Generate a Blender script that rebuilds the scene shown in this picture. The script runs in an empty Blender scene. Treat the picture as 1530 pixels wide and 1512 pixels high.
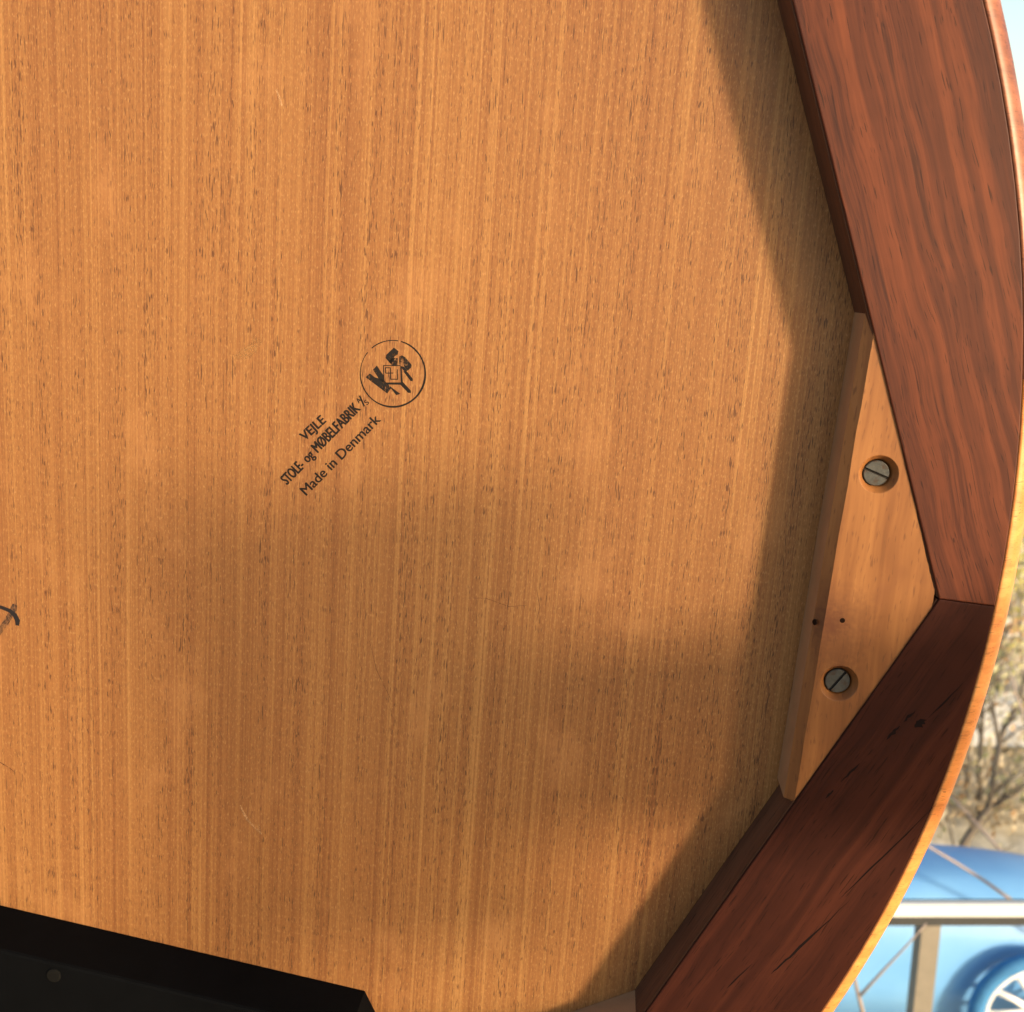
import bpy, bmesh, math, random
from mathutils import Vector, Matrix, noise as mnoise

random.seed(7)
scene = bpy.context.scene
COL = scene.collection

# ------------------------------------------------------------------ camera
PITCH = math.radians(14)
CAM_Z = 0.6525
cam_d = bpy.data.cameras.new('camera')
cam = bpy.data.objects.new('camera', cam_d)
COL.objects.link(cam)
cam.location = (0, 0, CAM_Z)
cam.rotation_euler = (math.pi / 2 - PITCH, 0, 0)
cam_d.sensor_width = 36
cam_d.lens = 36 * 1620 / 1530
cam_d.clip_start = 0.02
cam_d.clip_end = 2000
cam_d.dof.use_dof = True
cam_d.dof.focus_distance = 0.475
cam_d.dof.aperture_fstop = 15
scene.camera = cam
scene.cycles.max_bounces = 5
scene.cycles.diffuse_bounces = 3
scene.cycles.glossy_bounces = 2
scene.cycles.transparent_max_bounces = 8
scene.cycles.caustics_reflective = False
scene.cycles.caustics_refractive = False

# ------------------------------------------------------------------ light
SUN = Vector((0.6925, -0.7005, 0.181)).normalized()      # towards the sun
elev = math.asin(SUN.z)
azim = math.atan2(SUN.x, SUN.y)
world = bpy.data.worlds.new('World')
scene.world = world
world.use_nodes = True
wn = world.node_tree.nodes
wl = world.node_tree.links
wn.clear()
sky = wn.new('ShaderNodeTexSky')
sky.sky_type = 'NISHITA'
sky.sun_disc = False
sky.sun_elevation = elev
sky.sun_rotation = azim
sky.air_density = 1.0
sky.dust_density = 1.7
sky.ozone_density = 0.2
bg = wn.new('ShaderNodeBackground')
bg.inputs['Strength'].default_value = 0.135
wo = wn.new('ShaderNodeOutputWorld')
wl.new(sky.outputs[0], bg.inputs[0])
wl.new(bg.outputs[0], wo.inputs[0])

sun_d = bpy.data.lights.new('sun', 'SUN')
sun_d.energy = 2.7
sun_d.angle = math.radians(6.0)        # low, veiled sun: soft shadow edges
sun_d.color = (1.0, 0.79, 0.53)
sun = bpy.data.objects.new('sun', sun_d)
COL.objects.link(sun)
sun.rotation_euler = SUN.to_track_quat('Z', 'Y').to_euler()
sun.location = (3, -3, 3)

vs = scene.view_settings
vs.view_transform = 'Standard'
vs.look = 'None'
vs.exposure = 1.32
vs.gamma = 1
vs.use_curve_mapping = False


# ------------------------------------------------------------------ helpers
def mesh_obj(name, verts, faces, mat, parent=None, smooth=False):
    me = bpy.data.meshes.new(name)
    me.from_pydata([tuple(v) for v in verts], [], faces)
    me.update()
    return link(name, me, mat, parent, smooth)


def link(name, me, mat, parent=None, smooth=False):
    if mat and not me.materials:
        me.materials.append(mat)
    if smooth:
        for p in me.polygons:
            p.use_smooth = True
    o = bpy.data.objects.new(name, me)
    COL.objects.link(o)
    o.parent = parent
    return o


def empty(name, loc=(0, 0, 0)):
    o = bpy.data.objects.new(name, None)
    o.empty_display_size = 0.05
    COL.objects.link(o)
    o.location = loc
    return o


def tag(o, label=None, cat=None, group=None, kind=None):
    if label: o['label'] = label
    if cat: o['category'] = cat
    if group: o['group'] = group
    if kind: o['kind'] = kind
    return o


def offset_poly(P, d):
    """Inward offset of a CCW polygon; d is one number or one per edge."""
    n = len(P)
    if not isinstance(d, (list, tuple)):
        d = [d] * n
    out = []
    for i in range(n):
        a, b, c = Vector(P[i - 1]), Vector(P[i]), Vector(P[(i + 1) % n])
        e0 = (b - a).normalized(); e1 = (c - b).normalized()
        n0 = Vector((-e0.y, e0.x)); n1 = Vector((-e1.y, e1.x))
        d0, d1 = d[i - 1], d[i]
        det = n0.x * n1.y - n0.y * n1.x
        if abs(det) < 1e-3:
            q = b + n0 * (d0 + d1) / 2
        else:
            q = b + Vector(((d0 * n1.y - d1 * n0.y) / det, (n0.x * d1 - n1.x * d0) / det))
        out.append((q.x, q.y))
    return out


def prism(P, z0, z1, bev=0.0):
    """Closed prism over CCW polygon P with a small rounded top edge."""
    n = len(P)
    rings = [(P, z0)]
    if bev:
        rings += [(P, z1 - bev), (offset_poly(P, bev * 0.3), z1 - bev * 0.3), (offset_poly(P, bev), z1)]
    else:
        rings += [(P, z1)]
    V, F = [], []
    for pts, z in rings:
        V += [(x, y, z) for x, y in pts]
    for r in range(len(rings) - 1):
        for i in range(n):
            j = (i + 1) % n
            F.append((r * n + i, r * n + j, (r + 1) * n + j, (r + 1) * n + i))
    F.append(tuple(range(n - 1, -1, -1)))
    m = (len(rings) - 1) * n
    F.append(tuple(range(m, m + n)))
    return V, F


def tube(path, radii, seg=8, V=None, F=None):
    """Tube along a path, appended to V, F."""
    if V is None: V, F = [], []
    base = len(V)
    n = len(path)
    up = Vector((0.31, 0.2, 0.93))
    for i, p in enumerate(path):
        p = Vector(p)
        t = (Vector(path[min(i + 1, n - 1)]) - Vector(path[max(i - 1, 0)])).normalized()
        a = t.cross(up)
        if a.length < 1e-3: a = t.cross(Vector((1, 0, 0)))
        a.normalize(); b = t.cross(a)
        for k in range(seg):
            w = 2 * math.pi * k / seg
            V.append(tuple(p + (a * math.cos(w) + b * math.sin(w)) * radii[i]))
    for i in range(n - 1):
        for k in range(seg):
            k2 = (k + 1) % seg
            F.append((base + i * seg + k, base + i * seg + k2, base + (i + 1) * seg + k2, base + (i + 1) * seg + k))
    F.append(tuple(base + k for k in range(seg - 1, -1, -1)))
    F.append(tuple(base + (n - 1) * seg + k for k in range(seg)))
    return V, F


# ------------------------------------------------------------------ materials
class NT:
    def __init__(self, name):
        self.m = bpy.data.materials.new(name)
        self.m.use_nodes = True
        self.t = self.m.node_tree
        self.bsdf = self.t.nodes['Principled BSDF']
        self.out = self.t.nodes['Material Output']

    def n(self, kind, **kw):
        x = self.t.nodes.new('ShaderNode' + kind)
        for k, v in kw.items(): setattr(x, k, v)
        return x

    def put(self, node, i, v):
        if v is None: return
        if hasattr(v, 'links') or isinstance(v, bpy.types.NodeSocket):
            self.t.links.new(v, node.inputs[i])
        else:
            node.inputs[i].default_value = v

    def coord(self, scale=(1, 1, 1), rot=(0, 0, 0), loc=(0, 0, 0), src=None, kind='Object'):
        mp = self.n('Mapping')
        if src is None:
            src = self.n('TexCoord').outputs[kind]
        self.t.links.new(src, mp.inputs[0])
        mp.inputs['Location'].default_value = loc
        mp.inputs['Rotation'].default_value = rot
        mp.inputs['Scale'].default_value = scale
        return mp.outputs[0]

    dim = '3D'

    def noise(self, vec, scale=1.0, detail=2, rough=0.5, dist=0.0):
        x = self.n('TexNoise', noise_dimensions=self.dim)
        self.put(x, 'Vector', vec)
        x.inputs['Scale'].default_value = scale
        x.inputs['Detail'].default_value = detail
        x.inputs['Roughness'].default_value = rough
        x.inputs['Distortion'].default_value = dist
        return x.outputs['Fac']

    def ramp(self, fac, stops, interp='LINEAR'):
        x = self.n('ValToRGB')
        self.put(x, 0, fac)
        r = x.color_ramp
        r.interpolation = interp
        while len(r.elements) < len(stops): r.elements.new(0.5)
        for e, (p, c) in zip(r.elements, stops):
            e.position = p
            e.color = (c, c, c, 1) if isinstance(c, (int, float)) else (*c, 1)
        return x.outputs[0]

    def mix(self, fac, a, b, mode='MIX'):
        x = self.n('Mix', data_type='RGBA', blend_type=mode)
        self.put(x, 0, fac)
        for i, v in ((6, a), (7, b)):
            if isinstance(v, (tuple, list)): v = (*v, 1) if len(v) == 3 else v
            self.put(x, i, v)
        return x.outputs[2]

    def math(self, op, a, b=None, c=None, clamp=False):
        x = self.n('Math', operation=op, use_clamp=clamp)
        self.put(x, 0, a); self.put(x, 1, b); self.put(x, 2, c)
        return x.outputs[0]

    def bump(self, h, strength=0.3, dist=0.001):
        x = self.n('Bump')
        x.inputs['Strength'].default_value = strength
        x.inputs['Distance'].default_value = dist
        self.put(x, 'Height', h)
        self.t.links.new(x.outputs[0], self.bsdf.inputs['Normal'])

    def done(self, color, rough=0.5, spec=0.5, metal=0.0):
        if isinstance(color, tuple): color = (*color, 1)
        self.put(self.bsdf, 'Base Color', color)
        self.put(self.bsdf, 'Roughness', rough)
        self.bsdf.inputs['Specular IOR Level'].default_value = spec
        self.bsdf.inputs['Metallic'].default_value = metal
        return self.m


def sway(t, axis_len, amp, freq):
    """Object coordinates with a slow sideways drift along the grain."""
    tc = t.n('TexCoord').outputs['Object']
    nz = t.n('TexNoise', noise_dimensions=t.dim); t.put(nz, 'Vector', t.coord(scale=freq, src=tc)); nz.inputs['Detail'].default_value = 1
    sub = t.n('VectorMath', operation='SUBTRACT'); t.put(sub, 0, nz.outputs['Color']); sub.inputs[1].default_value = (.5, .5, .5)
    mul = t.n('VectorMath', operation='MULTIPLY'); t.put(mul, 0, sub.outputs[0]); mul.inputs[1].default_value = amp
    add = t.n('VectorMath', operation='ADD'); t.put(add, 0, tc); t.put(add, 1, mul.outputs[0])
    return add.outputs[0]


def veneer_mat():
    t = NT('veneer_wood')
    t.dim = '2D'
    v = sway(t, 1, (0.0013, 0, 0), (5, 1.6, 1))
    band = t.noise(t.coord((130, 0.5, 1), src=v), 1, 3, 0.6)
    line = t.noise(t.coord((480, 0.9, 1), loc=(3, 1, 0), src=v), 1, 3, 0.65)
    fine = t.noise(t.coord((1350, 3.0, 1), loc=(7, 2, 0), src=v), 1, 2, 0.65)
    broad = t.noise(t.coord((11, 1.6, 1), src=v), 1, 2, 0.5)
    s = t.math('ADD', t.math('MULTIPLY', band, 0.55), t.math('MULTIPLY', line, 0.75))
    s = t.math('ADD', s, t.math('MULTIPLY', fine, 0.62))
    s = t.math('ADD', s, t.math('MULTIPLY', broad, 0.40))
    s = t.math('SUBTRACT', s, 0.66)
    col = t.ramp(s, [(0.18, (0.180, 0.068, 0.023)), (0.42, (0.230, 0.096, 0.032)), (0.56, (0.262, 0.116, 0.038)), (0.84, (0.350, 0.175, 0.060))])
    # open pores, short and dark, gathered in some bands
    pr = t.noise(t.coord((1900, 190, 1), loc=(1, 5, 0), src=v), 1, 1, 0.5)
    where = t.noise(t.coord((140, 5, 1), loc=(11, 0, 0), src=v), 1, 2, 0.5)
    pm = t.math('ADD', pr, t.math('MULTIPLY', t.math('SUBTRACT', where, 0.5), 0.40))
    pore = t.ramp(pm, [(0.69, 0.0), (0.76, 1.0)])
    pr2 = t.noise(t.coord((1250, 75, 1), loc=(4, 9, 0), src=v), 1, 1, 0.5)
    pore2 = t.ramp(t.math('ADD', pr2, t.math('MULTIPLY', t.math('SUBTRACT', where, 0.5), 0.25)), [(0.735, 0.0), (0.79, 1.0)])
    pore = t.math('MAXIMUM', pore, pore2)
    # silvery flecks
    fl = t.ramp(t.noise(t.coord((1900, 480, 1), loc=(2, 8, 0), src=v), 1, 1, 0.5), [(0.62, 0.0), (0.74, 1.0)])
    col = t.mix(t.math('MULTIPLY', fl, 0.30), col, (0.50, 0.29, 0.13))
    mott = t.noise(t.coord((900, 420, 1), loc=(5, 5, 0), src=v), 1, 2, 0.7)
    col = t.mix(0.55, col, t.ramp(mott, [(0.3, 0.66), (0.7, 1.0)]), 'MULTIPLY')
    col = t.mix(t.math('MULTIPLY', pore, 0.80), col, (0.060, 0.020, 0.009))
    # worn pale smudge and a couple of old greyish wipes
    sm = t.ramp(t.noise(t.coord((26, 17, 1), loc=(.7, .3, 0)), 1, 3, 0.6), [(0.60, 0.0), (0.78, 0.35)])
    col = t.mix(sm, col, (0.36, 0.17, 0.065))
    t.bump(fine, 0.25, 0.00012)
    rough = t.math('ADD', 0.44, t.math('MULTIPLY', mott, 0.16))
    return t.done(col, rough, 0.35)


def teak_mat(name, light, mid, dark, black, rough=0.38, seed=0.0, spec=0.45, wav=1.0, streak=1.0):
    """Solid teak with its grain along local X."""
    t = NT(name)
    v = sway(t, 1, (0, 0.020 * wav, 0.01), (4.2, 9, 5))
    g = t.noise(t.coord((1.7, 60, 40), loc=(seed, seed * 2, 0), src=v), 1, 3, 0.55)
    g2 = t.noise(t.coord((6, 260, 160), loc=(seed, 3, 0), src=v), 1, 3, 0.6)
    g3 = t.noise(t.coord((30, 1100, 600), loc=(seed, 1, 0), src=v), 1, 2, 0.6)
    s = t.math('ADD', t.math('MULTIPLY', g, 0.75), t.math('ADD', t.math('MULTIPLY', g2, 0.42), t.math('MULTIPLY', g3, 0.36)))
    s = t.math('SUBTRACT', s, 0.27)
    col = t.ramp(s, [(0.30, black), (0.40, dark), (0.52, mid), (0.68, light)])
    bd = t.noise(t.coord((1.3, 150, 90), rot=(0, 0, 0.05), loc=(seed + 2, 6, 0), src=v), 1, 2, 0.55)
    col = t.mix(t.ramp(bd, [(0.45, 0.0), (0.59, 0.75)]), col, dark)
    ds = t.noise(t.coord((1.6, 105, 70), loc=(seed + 5, 4, 0), src=v), 1, 3, 0.6)
    dsm = t.ramp(ds, [(0.61, 0.0), (0.70, 1.0)])
    col = t.mix(t.math('MULTIPLY', dsm, 0.75 * streak), col, black)
    fig = t.noise(t.coord((70, 22, 20), loc=(seed, 0, 2), src=v), 1, 2, 0.5)
    col = t.mix(0.30, col, t.ramp(fig, [(0.3, 0.62), (0.7, 1.0)]), 'MULTIPLY')
    po = t.ramp(t.noise(t.coord((75, 1700, 1100), loc=(seed, 7, 0), src=v), 1, 1, 0.5), [(0.655, 0.0), (0.72, 1.0)])
    col = t.mix(t.math('MULTIPLY', po, 0.7), col, (black[0] * .5, black[1] * .5, black[2] * .5))
    t.bump(g3, 0.2, 0.00015)
    return t.done(col, t.math('ADD', rough, t.math('MULTIPLY', g2, 0.15)), spec)


def beech_mat():
    t = NT('block_beech')
    v = sway(t, 1, (0.004, 0, 0), (9, 5, 4))
    g = t.noise(t.coord((150, 9, 60), src=v), 1, 3, 0.6)
    g2 = t.noise(t.coord((18, 7, 10), src=v), 1, 3, 0.5)
    s = t.math('ADD', t.math('MULTIPLY', g, 0.55), t.math('MULTIPLY', g2, 0.55))
    col = t.ramp(s, [(0.42, (0.115, 0.039, 0.011)), (0.54, (0.190, 0.072, 0.021)), (0.66, (0.270, 0.114, 0.035))])
    fk = t.ramp(t.noise(t.coord((1100, 170, 300), loc=(3, 1, 0), src=v), 1, 1, 0.5), [(0.62, 0.0), (0.74, 1.0)])
    col = t.mix(t.math('MULTIPLY', fk, 0.6), col, (0.10, 0.034, 0.012))
    # swirl of brown figure around the pin knots
    tc = t.n('TexCoord').outputs['Object']
    for cx, cy, rr, amt in ((0.486, -0.037, 0.020, 0.75), (0.489, -0.052, 0.013, 0.55), (0.4835, -0.0375, 0.008, 1.0)):
        dd = t.n('VectorMath', operation='DISTANCE'); t.put(dd, 0, sway(t, 1, (0.012, 0.012, 0), (90, 90, 1))); dd.inputs[1].default_value = (cx, cy, 0.024)
        k_ = t.ramp(t.math('DIVIDE', dd.outputs['Value'], rr), [(0.15, amt), (1.0, 0.0)])
        col = t.mix(k_, col, (0.105, 0.034, 0.012))
    st = t.ramp(t.noise(t.coord((45, 30, 30), loc=(8, 2, 0)), 1, 2, 0.5), [(0.66, 0.0), (0.8, 0.5)])
    col = t.mix(st, col, (0.13, 0.042, 0.016))
    return t.done(col, 0.5, 0.35)


def plain(name, col, rough=0.6, spec=0.4, metal=0.0, var=0.25, scale=30, bump=0.0):
    t = NT(name)
    n = t.noise(t.coord((scale, scale, scale)), 1, 4, 0.6)
    c = t.mix(n, tuple(x * (1 - var) for x in col), tuple(min(1, x * (1 + var)) for x in col))
    if bump: t.bump(n, bump, 0.002)
    return t.done(c, rough, spec, metal)


def ink_mat(name, col, lo, hi, sc=900):
    """Worn printing ink that lets the wood show through."""
    t = NT(name)
    n = t.noise(t.coord((sc, sc * 0.45, sc)), 1, 3, 0.7)
    n2 = t.noise(t.coord((110, 90, 90), loc=(.4, 2.2, 0)), 1, 2, 0.5)
    a = t.ramp(t.math('ADD', t.math('MULTIPLY', n, 0.6), t.math('MULTIPLY', n2, 0.5)), [(lo, 0.0), (hi, 1.0)])
    t.put(t.bsdf, 'Alpha', a)
    return t.done(col, 0.6, 0.25)


M = {}
M['veneer'] = veneer_mat()
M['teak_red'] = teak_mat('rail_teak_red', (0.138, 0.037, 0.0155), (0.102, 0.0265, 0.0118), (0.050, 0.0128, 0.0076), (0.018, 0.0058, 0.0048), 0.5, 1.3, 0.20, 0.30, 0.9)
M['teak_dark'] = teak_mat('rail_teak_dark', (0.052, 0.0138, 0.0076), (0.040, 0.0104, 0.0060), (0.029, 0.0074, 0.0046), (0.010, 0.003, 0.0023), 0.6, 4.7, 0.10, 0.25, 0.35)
M['teak_edge'] = teak_mat('edge_teak', (0.80, 0.345, 0.105), (0.73, 0.29, 0.08), (0.63, 0.23, 0.06), (0.40, 0.13, 0.035), 0.36, 2.1, 0.5, 0.3, 0.5)  # sun glow on the rim painted in as golden base colour
M['teak_edge_red'] = teak_mat('edge_teak_red', (0.33, 0.12, 0.055), (0.27, 0.092, 0.042), (0.20, 0.065, 0.03), (0.10, 0.03, 0.016), 0.35, 3.3, 0.4, 0.3, 0.6)  # same edge wood with a weaker painted sun glow
M['core'] = plain('tabletop_core', (0.035, 0.020, 0.014), 0.8)
M['beech'] = beech_mat()
M['beech_raw'] = plain('raw_beech', (0.30, 0.165, 0.088), 0.75, 0.2, 0, 0.22, 90)
M['ink'] = ink_mat('stamp_ink', (0.007, 0.004, 0.003), 0.26, 0.36)
M['ink_worn'] = ink_mat('stamp_ink_worn', (0.009, 0.006, 0.005), 0.38, 0.52, 1300)
M['pen'] = ink_mat('pen_ink', (0.012, 0.010, 0.012), 0.30, 0.36)
M['pen_faded'] = ink_mat('pen_ink_faded', (0.05, 0.035, 0.03), 0.42, 0.66)
M['scratch'] = ink_mat('scratch_pale', (0.46, 0.26, 0.13), 0.44, 0.66)
M['wipe'] = ink_mat('pale_wipe', (0.36, 0.18, 0.07), 0.50, 0.85)
M['facing'] = teak_mat('rail_inner_facing', (0.13, 0.056, 0.030), (0.105, 0.044, 0.024), (0.08, 0.032, 0.018), (0.03, 0.013, 0.008), 0.6, 6.0, 0.2, 0.25)
M['hair'] = ink_mat('scratch_dark', (0.10, 0.04, 0.02), 0.42, 0.56)
M['black'] = plain('black_paint', (0.0024, 0.0027, 0.0034), 0.75, 0.03, 0, 0.3, 60, 0.05)
t = NT('screw_steel')
n_ = t.noise(t.coord((420, 420, 420)), 1, 4, 0.7)
n2_ = t.noise(t.coord((260, 260, 260), loc=(3, 1, 2)), 1, 2, 0.6)
c_ = t.mix(n_, (0.022, 0.024, 0.025), (0.085, 0.088, 0.086))
c_ = t.mix(t.ramp(n2_, [(0.50, 0.0), (0.66, 0.75)]), c_, (0.050, 0.026, 0.014))
t.bump(n_, 0.5, 0.0004)
M['screw'] = t.done(c_, t.math('ADD', 0.4, t.math('MULTIPLY', n2_, 0.4)), 0.5, 0.45)
M['slot'] = plain('screw_slot_dirt', (0.015, 0.012, 0.01), 0.9)
M['dark_hole'] = plain('dark_pin', (0.012, 0.006, 0.004), 0.95, 0.05)

# ------------------------------------------------------------------ setting: deck, ground
cp, sp = math.cos(PITCH), math.sin(PITCH)
def cam_to_world(x, y, z):          # camera axes: right, down, forward
    return Vector((x, -y * sp + z * cp, CAM_Z - y * cp - z * sp))

YARD = -2.63
def W(px_, py_, z): return cam_to_world((px_ - 765) / 1620 * z, (py_ - 756) / 1620 * z, z)
def gz(y):                          # yard, then a bank rising to a plateau
    return YARD + 0.36 * min(max(y - 5.3, 0), 6.4)

M['deck'] = plain('deck_boards', (0.30, 0.19, 0.11), 0.7, 0.3, 0, 0.35, 9, 0.1)
V, F = [], []
for i in range(15):
    y0 = -1.55 + i * 0.145
    P, Q = prism([(-1.7, y0), (1.3, y0), (1.3, y0 + 0.138), (-1.7, y0 + 0.138)], -0.03, 0.0, 0.003)
    F += [tuple(k + len(V) for k in f) for f in Q]; V += P
for x in (-1.5, -0.2, 1.1):
    P, Q = prism([(x, -1.5), (x + 0.05, -1.5), (x + 0.05, 0.55), (x, 0.55)], -0.18, -0.032)
    F += [tuple(k + len(V) for k in f) for f in Q]; V += P
    for y in (-1.4, 0.4):
        P, Q = prism([(x - 0.02, y), (x + 0.07, y), (x + 0.07, y + 0.09), (x - 0.02, y + 0.09)], YARD, -0.182)
        F += [tuple(k + len(V) for k in f) for f in Q]; V += P
tag(mesh_obj('deck', V, F, M['deck']), kind='structure')

# ground sheet with leaf litter
t = NT('leaf_litter')
a = t.noise(t.coord((9, 9, 9)), 1, 5, 0.7)
b = t.noise(t.coord((0.5, 0.5, 0.5)), 1, 3, 0.6)
c = t.ramp(a, [(0.3, (0.30, 0.26, 0.20)), (0.5, (0.56, 0.52, 0.45)), (0.66, (0.78, 0.75, 0.69))])
c = t.mix(t.ramp(b, [(0.45, 0.0), (0.65, 0.5)]), c, (0.36, 0.35, 0.25))
t.bump(a, 0.6, 0.03)
M['litter'] = t.done(c, 0.85, 0.2)
gx = [-600, -200, -60, -20, -8] + [-4 + 0.8 * i for i in range(36)] + [30, 45, 80, 200, 600]
gy = [-600, -150, -40, -10, -3] + [0.8 * i for i in range(40)] + [36, 45, 70, 150, 320, 800]
V, F = [], []
for j, y in enumerate(gy):
    for i, x in enumerate(gx):
        d = max(0, y - 5)
        z = gz(y) - 0.02 + (0.10 * (mnoise.noise(Vector((x * .25, y * .25, 0)))) * min(1, d * .2) if abs(x) < 40 and y < 40 else 0)
        V.append((x, y, z))
nx = len(gx)
for j in range(len(gy) - 1):
    for i in range(nx - 1):
        F.append((j * nx + i, j * nx + i + 1, (j + 1) * nx + i + 1, (j + 1) * nx + i))
tag(mesh_obj('ground', V, F, M['litter'], smooth=True), kind='structure')

# pale gravel drive crossing behind the vehicle
M['gravel'] = plain('pale_gravel', (0.72, 0.70, 0.66), 0.8, 0.2, 0, 0.2, 5)
def strip(name, pts, w, mat, z):
    V, F = [], []
    for i, (x, y) in enumerate(pts):
        ww = w * (1 + 0.18 * math.sin(i * 2.3))
        V += [(x, y - ww / 2, gz(y - ww / 2) + z), (x, y + ww / 2, gz(y + ww / 2) + z)]
    for i in range(len(pts) - 1):
        F.append((2 * i, 2 * i + 2, 2 * i + 3, 2 * i + 1))
    return tag(mesh_obj(name, V, F, mat), kind='structure')
strip('gravel_drive', [(-2 + i * 0.6, 6.05 + 0.10 * math.sin(i * .9)) for i in range(26)], 0.42, M['gravel'], 0.10)
strip('footpath', [(-2 + i * 0.7, 7.05 + 0.12 * math.sin(i * .7)) for i in range(26)], 0.20, M['gravel'], 0.10)

# ------------------------------------------------------------------ the table
RIGHT = Vector((0.99324, 0.08681, -0.07703))
UP = Vector((0.06906, -0.97549, -0.20893))
NRM = Vector((-0.09328, 0.20220, -0.97489))
RAD = 0.5604
CX, CY = -0.3440, 0.0038
centre_c = Vector((0, 0, 0.486)) + RIGHT * CX + UP * CY
def dirw(v): return Vector((v.x, -v.y * sp + v.z * cp, -v.y * cp - v.z * sp))
rot = Matrix((dirw(RIGHT), dirw(UP), dirw(NRM))).transposed().to_4x4()
cw = cam_to_world(*centre_c)
base = cw + dirw(UP) * (-RAD)
table = empty('dining_table')
table.matrix_world = Matrix.Translation(base) @ rot
tag(table, 'round teak dining table tipped on edge, its veneered underside and rim towards the viewer', 'table')
HR = 0.025                       # rail height above the veneer

def part(name, V, F, mat, parent=table, smooth=False, centre=True):
    o = mesh_obj(name, V, F, mat, parent, smooth)
    if centre and parent is table: o.location = (0, RAD, 0)
    return o

JA = [-2.4, 44.6]
while len(JA) < 7: JA.append(JA[-1] + 266 / 6)
JA.append(-2.4 - 47)
JA = sorted(JA)                  # eight joints of the apron ring
APO = 0.4835
RC = APO / math.cos(math.radians(23.5))
R_FLAT = 0.5500

# underside panel (veneer) just short of the rails, on a dark core
oct_pts = [(math.cos(math.radians(a)) * (RC - 0.0007), math.sin(math.radians(a)) * (RC - 0.0007)) for a in JA]
V, F = prism(oct_pts, -0.004, 0.0)
panel = part('underside_panel', V, F, M['veneer'])
disc = [(math.cos(2 * math.pi * i / 128) * (R_FLAT - 0.001), math.sin(2 * math.pi * i / 128) * (R_FLAT - 0.001)) for i in range(128)]
V, F = prism(disc, -0.022, -0.0042)
part('tabletop', V, F, M['core'])

# rounded outer edge, one turned ring
prof = [(R_FLAT + 0.0003, -0.021), (R_FLAT + 0.0003, HR - 0.0004)]
for i in range(1, 15):
    w = math.pi / 2 * i / 14
    prof.append((R_FLAT + 0.0003 + 0.0101 * math.sin(w), HR - 0.0004 - 0.017 * (1 - math.cos(w))))
prof += [(RAD - 0.0008, -0.006), (RAD - 0.004, -0.020), (RAD - 0.007, -0.0222)]
k = len(prof)
EA = [7.4 + 45 * i for i in range(8)]  # first split set where the painted sun glow starts
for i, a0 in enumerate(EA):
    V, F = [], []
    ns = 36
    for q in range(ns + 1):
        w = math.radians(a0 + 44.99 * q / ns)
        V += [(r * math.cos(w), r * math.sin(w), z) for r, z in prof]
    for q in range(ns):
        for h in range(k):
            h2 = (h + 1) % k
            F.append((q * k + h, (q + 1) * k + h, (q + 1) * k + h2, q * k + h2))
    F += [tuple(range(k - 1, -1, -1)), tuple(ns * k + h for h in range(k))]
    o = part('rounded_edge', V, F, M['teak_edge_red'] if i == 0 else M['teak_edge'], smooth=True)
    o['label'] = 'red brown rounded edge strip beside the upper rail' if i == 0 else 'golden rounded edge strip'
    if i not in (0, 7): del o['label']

# apron rails: straight inside, curved outside, in a frame with X along the rail
def rail(a0, a1, mat, label=None):
    mid = math.radians((a0 + a1) / 2)
    half = math.radians((a1 - a0) / 2) - 0.0002
    apo = RC * math.cos(half)
    out = [(-RC * math.sin(half), apo), (RC * math.sin(half), apo)]
    for i in range(25):
        w = half - 2 * half * i / 24
        out.append((R_FLAT * math.sin(w), R_FLAT * math.cos(w)))
    V, F = prism(out, -0.0041, HR, 0.0006)
    o = mesh_obj('apron_rail', V, F, mat, table)
    o.location = (0, RAD, 0)
    o.rotation_euler = (0, 0, mid - math.pi / 2)
    if label: o['label'] = label
    hw = RC * math.sin(half) - 0.0006
    V, F = prism([(-hw, apo - 0.0006), (hw, apo - 0.0006), (hw, apo - 0.00005), (-hw, apo - 0.00005)], 0.0001, HR - 0.0012)
    mesh_obj('inner_facing', V, F, M['facing'], o)
    return o
rails = []
for i in range(8):
    a0, a1 = JA[i], JA[(i + 1) % 8] + (360 if i == 7 else 0)
    m = (a0 + a1) / 2
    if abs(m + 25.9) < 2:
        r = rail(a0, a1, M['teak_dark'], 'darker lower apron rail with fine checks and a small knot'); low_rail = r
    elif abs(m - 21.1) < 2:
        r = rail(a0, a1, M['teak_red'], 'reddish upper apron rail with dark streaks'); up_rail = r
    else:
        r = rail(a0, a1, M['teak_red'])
    rails.append(r)

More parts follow.
